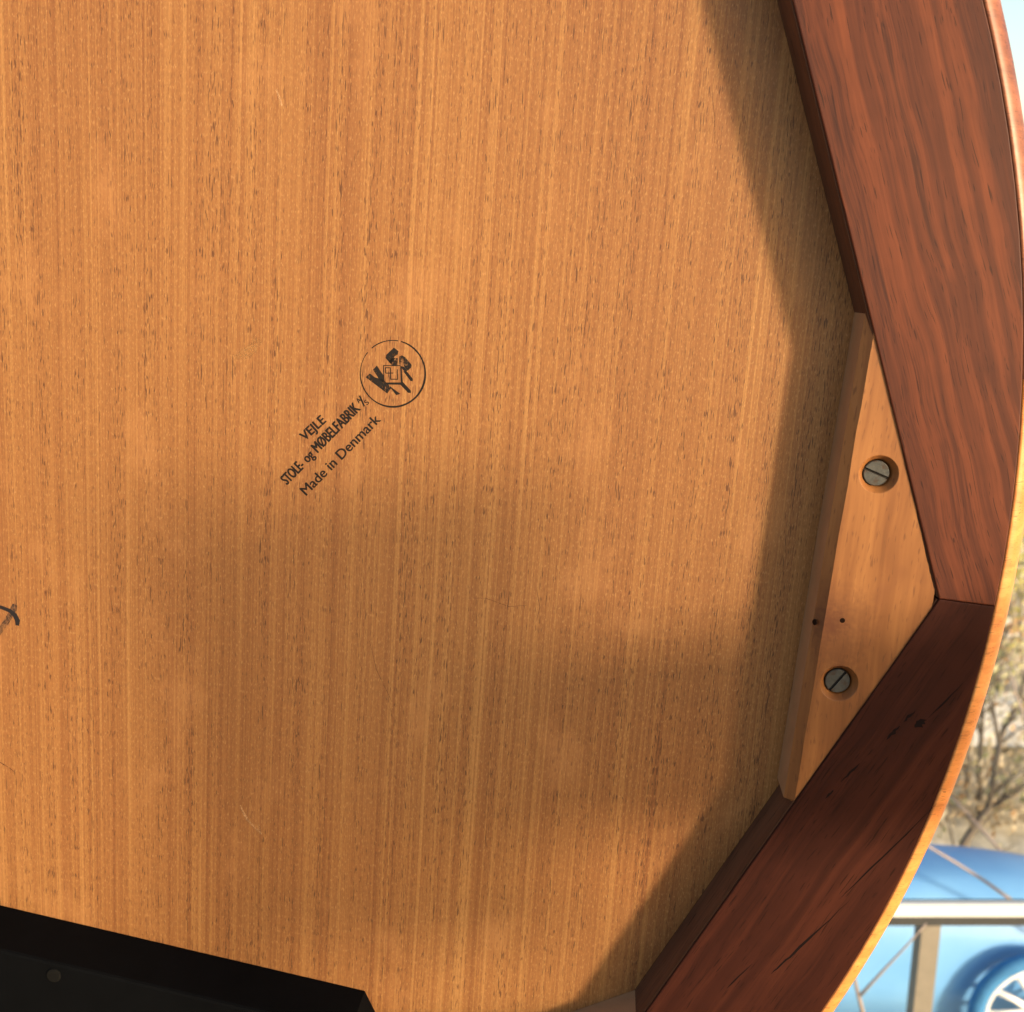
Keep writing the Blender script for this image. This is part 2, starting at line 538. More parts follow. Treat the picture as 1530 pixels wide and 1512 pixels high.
# corner block with counterbored screws (coordinates about the table centre, at joint -2.4 deg)
def block_mesh():
    top = [(0.4859, 0.0877), (0.4827, 0.0010), (0.4792, -0.1194), (0.4785, -0.1205), (0.5165, -0.0439), (0.5246, -0.0268), (0.5246, -0.0185), (0.5198, -0.0066), (0.5109, 0.0181), (0.4974, 0.0540), (0.4866, 0.0830)]
    base_ = [(0.4822, 0.0925), (0.4790, 0.0010), (0.4753, -0.1205), (0.4785, -0.1215)] + top[4:10] + [(0.4850, 0.0900)]
    rnd = random.Random(3)
    def dense(P, j):
        out = []
        for i in range(len(P)):
            a_, b_ = Vector(P[i]), Vector(P[(i + 1) % len(P)])
            for q in range(8):
                p = a_.lerp(b_, q / 8)
                if q: p += Vector((rnd.uniform(-j, j), rnd.uniform(-j, j)))
                out.append((p.x, p.y))
        return out
    top, base_ = dense(top, 0.00022), dense(base_, 0.00004)
    hs = HR - 0.001
    bm = bmesh.new()
    b0 = [bm.verts.new((x, y, 0.0002)) for x, y in base_]
    b1 = [bm.verts.new((x, y, hs - 0.0042)) for x, y in base_]
    t1 = [bm.verts.new((x, y, hs)) for x, y in top]
    n = len(top)
    for i in range(n):
        j = (i + 1) % n
        for lo, hi in ((b0, b1), (b1, t1)):
            try: bm.faces.new((lo[i], lo[j], hi[j], hi[i]))
            except ValueError: pass
    bm.faces.new(b0)
    edges = [bm.edges.get((t1[i], t1[(i + 1) % n])) for i in range(n)]
    holes = []
    for (cx, cy) in ((0.4954, 0.0279), (0.4913, -0.0635)):
        loops = []
        for r, z in ((0.0081, hs), (0.0077, hs - 0.0006), (0.0062, hs - 0.0030), (0.0058, hs - 0.0036), (0.0058, hs - 0.009)):
            loops.append([bm.verts.new((cx + r * math.cos(2 * math.pi * q / 40), cy + r * math.sin(2 * math.pi * q / 40), z)) for q in range(40)])
        for a_, b_ in zip(loops, loops[1:]):
            for q in range(40):
                f = bm.faces.new((a_[q], a_[(q + 1) % 40], b_[(q + 1) % 40], b_[q])); f.smooth = True
        bm.faces.new(loops[-1])
        edges += [bm.edges.get((loops[0][q], loops[0][(q + 1) % 40])) for q in range(40)]
    bmesh.ops.triangle_fill(bm, use_beauty=True, use_dissolve=False, edges=edges, normal=(0, 0, 1))
    bmesh.ops.recalc_face_normals(bm, faces=bm.faces)
    bm.normal_update()
    for f in bm.faces:
        if abs(f.normal.z) < 0.2 and f.calc_area() > 1e-4: f.material_index = 1
    me = bpy.data.meshes.new('corner_block'); bm.to_mesh(me); bm.free()
    me.materials.append(M['beech']); me.materials.append(M['beech_raw'])
    return me

def screw_mesh():
    """Slotted countersunk head, slot along X."""
    bm = bmesh.new()
    r, sw, dp = 0.0053, 0.00055, 0.0011
    for side in (1, -1):
        arc = []
        w0 = math.asin(sw / r)
        for q in range(19):
            w = w0 + (math.pi - 2 * w0) * q / 18
            arc.append((r * math.cos(w), side * r * math.sin(w)))
        dome = lambda x, y: -0.00035 * ((x * x + y * y) / (r * r))
        rim = [bm.verts.new((x, y, dome(x, y) - 0.0001)) for x, y in arc]
        inn = [bm.verts.new((x * 0.93, max(sw, abs(y) * 0.93) * side, dome(x * .9, y * .9) + 0.0001)) for x, y in arc]
        low = [bm.verts.new((x, y, -0.0030)) for x, y in arc]
        slo = [bm.verts.new((x, sw * side, -dp)) for x in (arc[0][0], arc[-1][0])]
        for q in range(18):
            bm.faces.new((rim[q], rim[q + 1], inn[q + 1], inn[q]))
            bm.faces.new((low[q], low[q + 1], rim[q + 1], rim[q]))
        bm.faces.new(inn)
        bm.faces.new((inn[0], inn[-1], slo[1], slo[0]))
    v = [bm.verts.new((x, y, -dp)) for x, y in ((-r, -sw), (r, -sw), (r, sw), (-r, sw))]
    f = bm.faces.new(v); f.material_index = 1
    bmesh.ops.recalc_face_normals(bm, faces=bm.faces)
    me = bpy.data.meshes.new('screw'); bm.to_mesh(me); bm.free()
    me.materials.append(M['screw']); me.materials.append(M['slot'])
    return me
main_block = next_block = None
bme, sme = block_mesh(), screw_mesh()
for i, a in enumerate(JA):
    if abs(a + 49.4) < 1: continue
    o = link('corner_block', bme, M['beech'], table)
    o.location = (0, RAD, 0)
    o.rotation_euler = (0, 0, math.radians(a + 2.4))
    if abs(a + 2.4) < 1:
        o['label'] = 'pale beech corner block with two slotted screws'; main_block = o
    for (x, y), ang in (((0.4950, 0.0279), -19), ((0.4911, -0.0635), 57)):
        s = link('screw', sme, None, o)
        s.location = (x, y, HR - 0.0034)
        s.rotation_euler = (0, 0, math.radians(ang + 37 * i if o is not main_block else ang))
P_ = [(0.4212, -0.2388), (0.3340, -0.2868), (0.3020, -0.3600), (0.3405, -0.3970)]
V, F = prism(P_, 0.0002, HR - 0.001, 0.004)
part('corner_block', V, F, M['beech_raw'])['label'] = 'corner block of which only a pale tip shows at the bottom edge'
# two pin knots in the block
def disc_part(name, x, y, z, r, mat, parent, seg=16, sx=1.0):
    V = [(x + sx * r * math.cos(2 * math.pi * q / seg), y + r * math.sin(2 * math.pi * q / seg), z) for q in range(seg)]
    Vb = [(a_, b_, z - 0.0006) for a_, b_, _ in V]
    F = [tuple(range(seg))] + [(q, (q + 1) % seg, seg + (q + 1) % seg, seg + q) for q in range(seg)]
    return mesh_obj(name, V + Vb, F, mat, parent)
disc_part('pin_knot', 0.4890, -0.0355, HR - 0.00094, 0.0011, M['dark_hole'], main_block)
kn = disc_part('pin_knot', 0, 0, 0, 0.0013, M['dark_hole'], main_block, sx=0.9)
kn.location = (0.4780, -0.0380, HR - 0.0030); kn.rotation_euler = (0, math.radians(-50), 0)

# black support rail at the lower left, chamfered at its end
ang = math.atan2(-0.0234, 0.1904)
e = Vector((math.cos(ang), math.sin(ang)))
nn = Vector((-e.y, e.x))
p_end = Vector((-0.0566 - CX, -0.2540 - CY))
pts = [p_end, p_end - e * 0.60, p_end - e * 0.60 - nn * 0.075, p_end - nn * 0.075 + e * 0.052]
pts = [(p.x, p.y) for p in pts]
V, F = prism(pts, 0.0003, 0.0315, 0.0016)
bar = part('support_rail', V, F, M['black'])
bar['label'] = 'black painted support rail with a chamfered end'
bb = Vector((-0.2020 - CX, -0.2428 - CY))
V, F = prism([(0.0036 * math.cos(2 * math.pi * q / 20), 0.0036 * math.sin(2 * math.pi * q / 20)) for q in range(20)], -0.001, 0.0009, 0.0006)
M['bolt'] = plain('dull_bolt', (0.0055, 0.0055, 0.0055), 0.8, 0.05, 0.0, 0.4, 600)
bo = mesh_obj('bolt', V, F, M['bolt'], bar)
bo.location = (bb.x, bb.y, 0.0315)

# ---- print and marks on the veneer -------------------------------------------------
def px(p):                        # stamp drawing units -> metres about the table centre
    dx, dy = p[0] - 587, p[1] - 558
    return ((-56.8 + .299 * dx + .0146 * dy) * .001 - CX, (54.9 + .0223 * dx - .295 * dy) * .001 - CY)

def flat(name, polys, mat, z, parent):
    """Flat printed shapes; polys are already triangulable outlines about the table centre."""
    bm = bmesh.new()
    for P in polys:
        try:
            f = bm.faces.new([bm.verts.new((x, y, z)) for x, y in P])
        except ValueError:
            continue
    bmesh.ops.triangulate(bm, faces=bm.faces)
    for f in bm.faces:
        if f.normal.z < 0: f.normal_flip()
    me = bpy.data.meshes.new(name); bm.to_mesh(me); bm.free()
    o = link(name, me, mat, parent)
    return o

def text_print(name, s, p0, p1, cap, mat, parent, bold=0.0, z=0.00006):
    cu = bpy.data.curves.new('t', 'FONT'); cu.body = s; cu.size = 1.0
    cu.resolution_u = 4
    to = bpy.data.objects.new('t', cu); COL.objects.link(to)
    bpy.context.view_layer.update()
    me = bpy.data.meshes.new_from_object(to.evaluated_get(bpy.context.evaluated_depsgraph_get()))
    bpy.data.objects.remove(to)
    vs_ = [(v.co.x, v.co.y) for v in me.vertices]
    fs_ = [tuple(p.vertices) for p in me.polygons]
    bpy.data.meshes.remove(me)
    x0, x1 = min(v[0] for v in vs_), max(v[0] for v in vs_)
    p0, p1 = Vector(p0), Vector(p1)
    e = (p1 - p0); L = e.length; e.normalize()
    u = Vector((e.y, -e.x))
    V, F = [], []
    for k, (du, dv) in enumerate(((0, 0), (bold, 0), (-bold, 0), (0, bold * .6), (0, -bold * .6)) if bold else ((0, 0),)):
        F += [tuple(i + len(V) for i in f) for f in fs_]
        for x, y in vs_:
            q = p0 + e * ((x - x0) / (x1 - x0) * L + du) + u * (y / 0.729 * cap + dv)
            X, Y = px(q)
            V.append((X, Y, z + k * 0.000004))
    return mesh_obj(name, V, F, mat, parent)

def z8(pts): return [px((530 + x / 12.6, 500 + y / 12.6)) for x, y in pts]
def stroke(pts, w):
    """Outline quads of a polyline, w wide."""
    out = []
    for a, b in zip(pts, pts[1:]):
        a, b = Vector(a), Vector(b)
        d = (b - a).normalized(); nrm = Vector((-d.y, d.x)) * w / 2
        a2, b2 = a - d * w * .3, b + d * w * .3
        out.append([tuple(a2 + nrm), tuple(a2 - nrm), tuple(b2 - nrm), tuple(b2 + nrm)])
    return out

stamp_c = px((587, 558))
ring = []
NR = 72
for i in range(NR):
    q = []
    for w, s in ((i, 1), (i + 1, 1), (i + 1, -1), (i, -1)):
        th = 2 * math.pi * w / NR
        tk = 13 + 5 * math.sin(th * 1.0 + 0.9) + 2 * math.sin(th * 5)
        r = 612 + s * tk
        q.append((715 + r * math.cos(th), 735 + r * 1.02 * math.sin(th)))
    th = 2 * math.pi * (i + .5) / NR
    if math.radians(222) < th < math.radians(231) or abs(th - math.radians(265)) < .035 or abs(th - math.radians(283)) < .03: continue
    ring.append(z8(q))
stamp = flat('maker_stamp', ring, M['ink'], 0.00006, table)
stamp.location = (0, RAD, 0)
stamp['label'] = 'dark ink maker stamp: round emblem with slanted lettering'
solid = [
    [(205, 800), (285, 728), (380, 802), (452, 822), (545, 850), (690, 1000), (612, 1108)],
    [(345, 660), (418, 578), (500, 705), (548, 770), (560, 925), (450, 825)],
    [(740, 243), (825, 312), (812, 372), (752, 408), (690, 560), (580, 440), (588, 388)],
    [(690, 440), (812, 436), (806, 572), (706, 576), (640, 510)],
    [(890, 388), (952, 424), (1072, 566), (1066, 612), (1000, 676), (930, 600), (915, 520), (835, 520), (842, 408)],
    [(835, 520), (862, 520), (862, 586), (930, 604), (1000, 676), (940, 694), (860, 600)],
]
flat('emblem_figure', [z8(p) for p in solid], M['ink_worn'], 0.00005, stamp)
legs = [
    [(915, 690), (975, 680), (1096, 828), (1090, 876), (1050, 866)],
    [(868, 905), (906, 885), (1058, 1050), (1056, 1096), (1004, 1090), (862, 942)],
    [(655, 960), (712, 1004), (862, 1114), (780, 1136), (690, 1020)],
    [(858, 590), (882, 600), (906, 890), (868, 905)],
    [(575, 898), (870, 896), (870, 940), (585, 936)],
]
o = flat('emblem_seat', [z8(p) for p in legs] + [z8(s) for s in
     stroke([(540, 582), (860, 582)], 17) + stroke([(540, 582), (556, 890)], 17) +
     stroke([(580, 622), (672, 622), (676, 836), (812, 836), (800, 655)], 18) +
     stroke([(580, 622), (584, 722), (726, 720)], 17)], M['ink'], 0.00007, stamp)
text_print('stamp_lettering', 'VEJLE', (453, 661), (486, 631), 14.8, M['ink'], stamp, 0.7)
text_print('stamp_lettering', 'STOLE-', (424, 729.5), (452.5, 700.5), 17, M['ink'], stamp, 0.8)
text_print('stamp_lettering', 'og', (456.6, 695), (467.6, 683.8), 15.5, M['ink'], stamp, 0.7)
text_print('stamp_lettering', 'M\u00d8BELFABRIK', (472.5, 679), (538.5, 612), 17, M['ink'], stamp, 0.8)
text_print('stamp_lettering', 'A', (535.6, 603.2), (540.2, 598.6), 8.0, M['ink'], stamp, 0.25)
text_print('stamp_lettering', '/', (542.9, 608), (549.0, 602), 17, M['ink'], stamp, 0.25)
text_print('stamp_lettering', 'S', (548.2, 605.6), (551.6, 602.2), 8.2, M['ink'], stamp, 0.25)
text_print('stamp_lettering', 'Made in Denmark', (453.5, 746), (569, 628.5), 16.2, M['ink'], stamp, 0.5)

def mark(name, pts_mm, w_mm, mat, z=0.00005):
    """Pen stroke or scratch as a tapering ribbon."""
    P = [Vector((x * .001 - CX, y * .001 - CY)) for x, y in pts_mm]
    V, F = [], []
    n = len(P)
    for i, p in enumerate(P):
        d = (P[min(i + 1, n - 1)] - P[max(i - 1, 0)]).normalized()
        w = w_mm[i] if isinstance(w_mm, list) else w_mm * (0.35 + 0.65 * math.sin(math.pi * min(max((i + .3) / (n - .4), 0), 1)))
        nr = Vector((-d.y, d.x)) * w * 0.0005
        V += [(p.x + nr.x, p.y + nr.y, z), (p.x - nr.x, p.y - nr.y, z)]
        if i: F.append((2 * i - 2, 2 * i - 1, 2 * i + 1, 2 * i))
    o = mesh_obj(name, V, F, mat, table)
    o.location = (0, RAD, 0)
    return o
mark('pen_mark', [(-252, -70.5), (-246, -70.6), (-241, -71.3), (-237, -72.6), (-234.6, -74.6), (-233.4, -77.2), (-233.6, -79.6)], [1.5, 1.6, 1.8, 2.0, 2.5, 2.6, 1.8], M['pen'], 0.00008)
mark('pen_mark', [(-234.4, -69.2), (-236.2, -73.5), (-239.5, -79), (-244, -85.5), (-250, -92)], [2.6, 3.0, 2.8, 2.6, 2.4], M['pen_faded'], 0.00005)
mark('pen_mark', [(-250, -148), (-244.5, -151.8), (-240, -154.0), (-237.5, -155.9)], 0.6, M['hair'])
mark('scratch', [(-122.2, -160.5), (-120.8, -164), (-118.4, -168), (-115, -171.4), (-111.2, -174.6)], 1.3, M['scratch'])
mark('scratch', [(-113.0, -169.5), (-112.4, -172), (-111.4, -174.8)], 0.7, M['scratch'])
mark('scratch', [(-112.5, 171), (-110.6, 167), (-109.6, 164.2)], 1.0, M['scratch'])
mark('scratch', [(-126.5, 58), (-121, 60.5), (-117.5, 66.5), (-116.5, 69)], 5.0, M['wipe'], 0.00003)
mark('scratch', [(-118, 62), (-124, 58.5), (-130, 57)], 5.0, M['wipe'], 0.000035)
mark('scratch', [(-20, -45), (-9, -44), (2, -47), (10, -45.5)], 0.22, M['hair'])
mark('scratch', [(14, -38), (16, -46), (15, -52)], 0.3, M['hair'])
mark('scratch', [(-62, -70), (-58, -84), (-50, -99)], 0.24, M['hair'])
mark('scratch', [(70, 178), (72, 170), (73, 160)], 0.24, M['hair'])

# checks and a knot in the dark lower rail (rail frame: X along the rail, Y outwards)
def to_rail(o, x, y):
    w = -o.rotation_euler.z
    return (x * math.cos(w) - y * math.sin(w), x * math.sin(w) + y * math.cos(w))
def check(o, pts, w, z=HR + 0.00005):
    P = [Vector(to_rail(o, *p)) for p in pts]
    Q = [P[0]]
    for a_, b_ in zip(P, P[1:]):
        for i in range(1, 7):
            q = a_.lerp(b_, i / 6); Q.append(q + Vector((0, (random.random() - .5) * w * .5)))
    V, F = [], []
    n = len(Q)
    for i, p in enumerate(Q):
        ww = w * math.sin(math.pi * (i + .25) / (n - .5)) * (0.6 + 0.6 * random.random()) / 2
        V += [(p.x, p.y + ww, z), (p.x, p.y - ww, z)]
        if i: F.append((2 * i - 2, 2 * i - 1, 2 * i + 1, 2 * i))
    mesh_obj('check', V, F, M['slotwood'], o)
M['slotwood'] = plain('check_dark', (0.006, 0.003, 0.003), 0.9, 0.1)
check(low_rail, [(.5142, -.0863), (.5188, -.0795)], .0021)
check(low_rail, [(.5200, -.0775), (.5240, -.0720)], .0014)
check(low_rail, [(.4975, -.1080), (.5045, -.0983)], .0013)
check(low_rail, [(.4920, -.1165), (.4950, -.1120)], .0010)
check(low_rail, [(.5250, -.0795), (.5290, -.0755)], .0036)
check(low_rail, [(.5300, -.0745), (.5420, -.0574)], .0008)
check(low_rail, [(.4790, -.2050), (.4862, -.1952), (.5089, -.1637)], .0011)
check(low_rail, [(.5040, -.1640), (.5227, -.1375), (.5392, -.1131)], .0008)
check(low_rail, [(.4600, -.2150), (.4700, -.2010)], .0008)

# ------------------------------------------------------------------ rail fence and blue vehicle
M['greywood'] = plain('weathered_grey_wood', (0.20, 0.18, 0.15), 0.8, 0.3, 0, 0.3, 14, 0.2)
M['darkwood'] = plain('dark_wet_wood', (0.05, 0.052, 0.055), 0.8, 0.2, 0, 0.3, 14)  # shade on the rail front put in as a dark colour
M['whitewood'] = plain('pale_cap_wood', (0.62, 0.63, 0.64), 0.6, 0.3, 0, 0.08, 14)  # sunlit cap top painted as a pale colour on the front board
fence = tag(empty('rail_fence', (1.5, 3.44, YARD)), 'grey rail fence with pale flat cap in front of the blue vehicle', 'fence')
def box(x0, x1, y0, y1, z0, z1, bev=0.004):
    return prism([(x0, y0), (x1, y0), (x1, y1), (x0, y1)], z0, z1, bev)
V, F = box(-1.9, 3.2, -0.075, -0.045, 0.948, 0.994)
mesh_obj('cap_rail', V, F, M['whitewood'], fence)
V, F = box(-1.9, 3.2, -0.0445, 0.030, 0.890, 0.950)
mesh_obj('top_rail', V, F, M['darkwood'], fence)
for x in (-1.55, 0.0, 1.6, 3.1):
    V, F = box(x - 0.034, x + 0.034, -0.044, 0.020, 0, 0.889)
    mesh_obj('post', V, F, M['greywood'], fence)

t = NT('blue_paint')
n_ = t.noise(t.coord((3, 3, 3)), 1, 3, 0.5)
t.put(t.bsdf, 'Coat Weight', 0.15)
M['blue'] = t.done(t.mix(n_, (0.080, 0.26, 0.60), (0.20, 0.44, 0.76)), 0.4, 0.4)
M['bluetyre'] = plain('blue_wheel_ring', (0.05, 0.19, 0.42), 0.7, 0.2)
M['white'] = plain('white_wheel', (0.85, 0.85, 0.84), 0.4, 0.5, 0, 0.05)
veh = tag(empty('vehicle', (1.935, 4.09, YARD)), 'low blue vehicle with white spoked wheel parked behind the rail fence', 'vehicle')
# body: rounded cross-sections lofted along X
secs = []
NSX = 26
for i in range(NSX + 1):
    u = i / NSX
    x = -1.35 + 2.2 * u
    top = 0.745 - 0.10 * max(0, (x + 0.25)) - 0.34 * max(0, u - 0.62) ** 2 * 3
    nose = math.sqrt(max(0.0, 1 - max(0, (u - 0.88) / 0.12) ** 2)) if u > 0.88 else 1
    sec = []
    for k in range(25):
        w = math.pi * k / 24
        yy = -math.copysign(abs(math.cos(w)) ** 0.75, math.cos(w)) * 0.30
        zz = 0.34 + (top - 0.34) * (math.sin(w) ** 0.8) * (0.35 + 0.65 * nose)
        sec.append((x, yy * (0.55 + 0.45 * nose), zz))
    sec = [(x, -0.28 * (0.55 + 0.45 * nose), 0.16)] + sec + [(x, 0.28 * (0.55 + 0.45 * nose), 0.16)]
    secs.append(sec)
V = [p for s in secs for p in s]
m_ = len(secs[0])
F = []
for i in range(NSX):
    for k in range(m_ - 1):
        F.append((i * m_ + k, (i + 1) * m_ + k, (i + 1) * m_ + k + 1, i * m_ + k + 1))
    F.append((i * m_ + m_ - 1, (i + 1) * m_ + m_ - 1, (i + 1) * m_, i * m_))
F += [tuple(range(m_)), tuple(NSX * m_ + k for k in range(m_ - 1, -1, -1))]
mesh_obj('body', V, F, M['blue'], veh, smooth=True)

def torus(R, r, seg=40, ring_=12, squash=1.0):
    V, F = [], []
    for i in range(seg):
        a_ = 2 * math.pi * i / seg
        for k in range(ring_):
            b_ = 2 * math.pi * k / ring_
            rr = R + r * math.cos(b_)
            V.append((rr * math.cos(a_), r * squash * math.sin(b_), rr * math.sin(a_)))
    for i in range(seg):
        for k in range(ring_):
            F.append((i * ring_ + k, ((i + 1) % seg) * ring_ + k, ((i + 1) % seg) * ring_ + (k + 1) % ring_, i * ring_ + (k + 1) % ring_))
    return V, F
def wheel(x, y):
    V, F = torus(0.225, 0.030, squash=1.0)
    w = mesh_obj('wheel', V, F, M['bluetyre'], veh, smooth=True)
    w.location = (x, y, 0.272)
    w.scale = (1.04, 1.04, 1.04)
    V, F = torus(0.190, 0.011, squash=1.6)
    mesh_obj('wheel_rim', V, F, M['white'], w, smooth=True)
    for q in range(11):
        a_ = 2 * math.pi * q / 11 + 0.2
        V, F = tube([(0.03 * math.cos(a_), -0.012, 0.03 * math.sin(a_)), (0.11 * math.cos(a_ + .05), -0.014, 0.11 * math.sin(a_ + .05)), (0.188 * math.cos(a_ + .14), 0, 0.188 * math.sin(a_ + .14))], [0.013, 0.011, 0.012], 8)
        mesh_obj('spoke', V, F, M['white'], w, smooth=True)
    V, F = prism([(0.04 * math.cos(2 * math.pi * q / 20), 0.04 * math.sin(2 * math.pi * q / 20)) for q in range(20)], 0, 0.03, 0.006)
    h = mesh_obj('hub', V, F, M['white'], w); h.rotation_euler = (math.pi / 2, 0, 0); h.location = (0, 0.0, 0)
    return w
wheel(0.155, -0.37)
wheel(-0.95, -0.37)

# ------------------------------------------------------------------ woods beyond
def leaf_mat(name, a_, b_):
    t = NT(name)
    g = t.n('NewGeometry')
    c = t.mix(g.outputs['Random Per Island'], a_, b_)
    t.put(t.bsdf, 'Subsurface Weight', 0.0)
    tr = t.n('BsdfTranslucent'); t.put(tr, 0, c)
    mx = t.n('MixShader'); mx.inputs[0].default_value = 0.35
    m = t.done(c, 0.6, 0.3)
    t.t.links.new(t.bsdf.outputs[0], mx.inputs[1]); t.t.links.new(tr.outputs[0], mx.inputs[2])
    t.t.links.new(mx.outputs[0], t.out.inputs[0])
    return m
M['leaf_olive'] = leaf_mat('leaf_olive', (0.30, 0.31, 0.16), (0.55, 0.53, 0.32))
M['leaf_yellow'] = leaf_mat('leaf_yellow', (0.55, 0.53, 0.16), (0.72, 0.66, 0.28))
M['leaf_tan'] = leaf_mat('leaf_tan', (0.34, 0.20, 0.10), (0.55, 0.38, 0.22))
M['leaf_litter'] = leaf_mat('leaf_litter_mix', (0.36, 0.28, 0.18), (0.74, 0.68, 0.54))
M['leaf_pale'] = leaf_mat('leaf_pale', (0.48, 0.44, 0.36), (0.70, 0.66, 0.58))
M['bark'] = plain('bark', (0.115, 0.100, 0.085), 0.9, 0.2, 0, 0.35, 25, 0.3)
M['bark_pale'] = plain('bark_pale', (0.36, 0.32, 0.27), 0.9, 0.2, 0, 0.3, 25, 0.3)
M['twig'] = plain('twig_bark', (0.30, 0.25, 0.23), 0.8, 0.2, 0, 0.25, 40)

def leaf_quads(centres, size, V, F):
    for c in centres:
        c = Vector(c)
        d = Vector((random.gauss(0, 1), random.gauss(0, 1), random.gauss(0, 1))).normalized()
        u = d.orthogonal().normalized()
        w = d.cross(u)
        s = size * (0.6 + 0.8 * random.random())
        b0 = len(V)
        V += [tuple(c + u * s), tuple(c + w * s * 0.55), tuple(c - u * s), tuple(c - w * s * 0.55)]
        F.append((b0, b0 + 1, b0 + 2, b0 + 3))

def tree(name, label, x, y, height, r, lean, nleaf, leafm, bark='bark', limbs=7, lsize=0.05, group=None, crown_from=0.45, spread=0.35):
    height = min(height, 0.15 - gz(y))
    root = tag(empty(name, (x, y, gz(y) - 0.05)), label, 'tree', group)
    V, F = [], []
    path = [Vector((lean[0] * (i / 8) ** 1.3 + 0.05 * height * .3 * random.uniform(-1, 1) * (i > 0), lean[1] * (i / 8), height * i / 8)) for i in range(9)]
    tube(path, [r * (1 - 0.8 * i / 8) for i in range(9)], 8, V, F)
    ends = []
    for k in range(limbs):
        i = random.randint(3, 7)
        p = path[i]
        a_ = random.uniform(0, 2 * math.pi)
        L = height * spread * random.uniform(.5, 1.1)
        d = Vector((math.cos(a_), math.sin(a_), random.uniform(.3, 1.1))).normalized()
        q = [p, p + d * L * .5 + Vector((0, 0, .03 * L)), p + d * L + Vector((random.uniform(-.1, .1) * L, 0, .18 * L))]
        tube(q, [r * .45 * (1 - i / 12), r * .28, r * .10], 6, V, F)
        ends += q[1:]
        for s in range(3):
            d2 = (d + Vector((random.uniform(-.9, .9), random.uniform(-.9, .9), random.uniform(-.2, .8)))).normalized()
            b0 = q[1].lerp(q[2], random.random())
            q2 = [b0, b0 + d2 * L * .25, b0 + d2 * L * .5 + Vector((0, 0, .05))]
            tube(q2, [r * .16, r * .1, r * .04], 5, V, F)
            ends += q2[1:]
    mesh_obj('trunk', V, F, M[bark], root, smooth=True)
    if nleaf:
        V, F = [], []
        cs = []
        for q in range(nleaf):
            e0 = random.choice(ends)
            s = height * 0.075
            cs.append(e0 + Vector((random.gauss(0, s), random.gauss(0, s), random.gauss(0, s * .8))))
        leaf_quads(cs, lsize, V, F)
        mesh_obj('crown', V, F, M[leafm], root)
    return root

def drawn_tree(label, limbs, r, bark, nleaf, leafm, lsize=0.022):
    """A young tree from measured limb paths; the first limb is the trunk."""
    p0 = Vector(limbs[0][0])
    root = tag(empty('young_tree', (p0.x, p0.y, gz(p0.y) - 0.05)), label, 'tree')
    b0 = Vector((p0.x, p0.y, gz(p0.y) - 0.05))
    V, F = [], []
    ends = []
    for k, L in enumerate(limbs):
        L = [Vector(p) - b0 for p in L]
        if k == 0: L = [Vector((L[0].x, L[0].y, 0))] + L
        rr = r * (1 if k == 0 else 0.5)
        tube(L, [rr * (1 - 0.65 * i / (len(L) - 1)) for i in range(len(L))], 7, V, F)
        for q in range(9):
            i = random.randint(1, len(L) - 1)
            a_ = L[i - 1].lerp(L[i], random.random())
            d = Vector((random.uniform(-1, 1), random.uniform(-.5, .5), random.uniform(.2, 1))).normalized() * random.uniform(.15, .4)
            tw = [a_, a_ + d * .5 + Vector((0, 0, .02)), a_ + d]
            tube(tw, [rr * .32, rr * .22, rr * .1], 5, V, F)
            ends += tw[1:]
    mesh_obj('trunk', V, F, M[bark], root, smooth=True)
    V, F = [], []
    leaf_quads([random.choice(ends) + Vector((random.gauss(0, .07), random.gauss(0, .07), random.gauss(0, .07))) for q in range(nleaf)], lsize, V, F)
    mesh_obj('crown', V, F, M[leafm], root)
drawn_tree('dark slender leaning tree with forked bare branches behind the blue vehicle',
    [[W(1425, 1290, 5.7), W(1450, 1245, 5.75), W(1476, 1211, 5.8), W(1481, 1186, 5.8), W(1493, 1112, 5.9), W(1502, 1080, 5.95), W(1519, 1054, 6.0), W(1540, 985, 6.1)],
     [W(1477, 1208, 5.8), W(1509, 1191, 5.8), W(1550, 1160, 5.75)], [W(1493, 1112, 5.9), W(1484, 1060, 5.95), W(1470, 1015, 6.0)]], 0.026, 'bark', 120, 'leaf_olive')
drawn_tree('straight grey green trunk with sparse olive leaves left of the dark leaning tree',
    [[W(1447, 1240, 6.3), W(1447, 1150, 6.35), W(1449, 1050, 6.4), W(1455, 900, 6.5), W(1452, 780, 6.6)], [W(1448, 1080, 6.4), W(1475, 1010, 6.4), W(1500, 930, 6.4)]], 0.034, 'bark_pale', 420, 'leaf_olive')
drawn_tree('thin dark upright trunk just left of the pale patch on the bank',
    [[W(1463, 1225, 6.1), W(1464, 1150, 6.1), W(1467, 1090, 6.15), W(1474, 950, 6.2), W(1470, 830, 6.3)], [W(1466, 1100, 6.15), W(1440, 1030, 6.2)], [W(1470, 1020, 6.2), W(1505, 940, 6.2)]], 0.020, 'bark', 260, 'leaf_tan')
drawn_tree('pale yellow leaved young tree at the right edge high on the bank',
    [[W(1535, 1180, 6.6), W(1530, 1050, 6.7), W(1526, 900, 6.8), W(1520, 780, 6.9)], [W(1530, 960, 6.8), W(1505, 880, 6.8), W(1490, 830, 6.8)], [W(1527, 900, 6.8), W(1550, 820, 6.8)]], 0.022, 'bark_pale', 900, 'leaf_yellow')
tree('young_tree', 'bright yellow green leafy tree at the right edge of the woods', 5.3, 10.6, 3.0, 0.06, (0.1, 0.1), 1500, 'leaf_yellow', 'bark_pale', 10, 0.05)
tree('young_tree', 'tan leaved tree low beside the dark leaning tree', 3.5, 7.3, 1.5, 0.035, (0.15, 0.0), 600, 'leaf_tan', 'bark_pale', 9, 0.04)
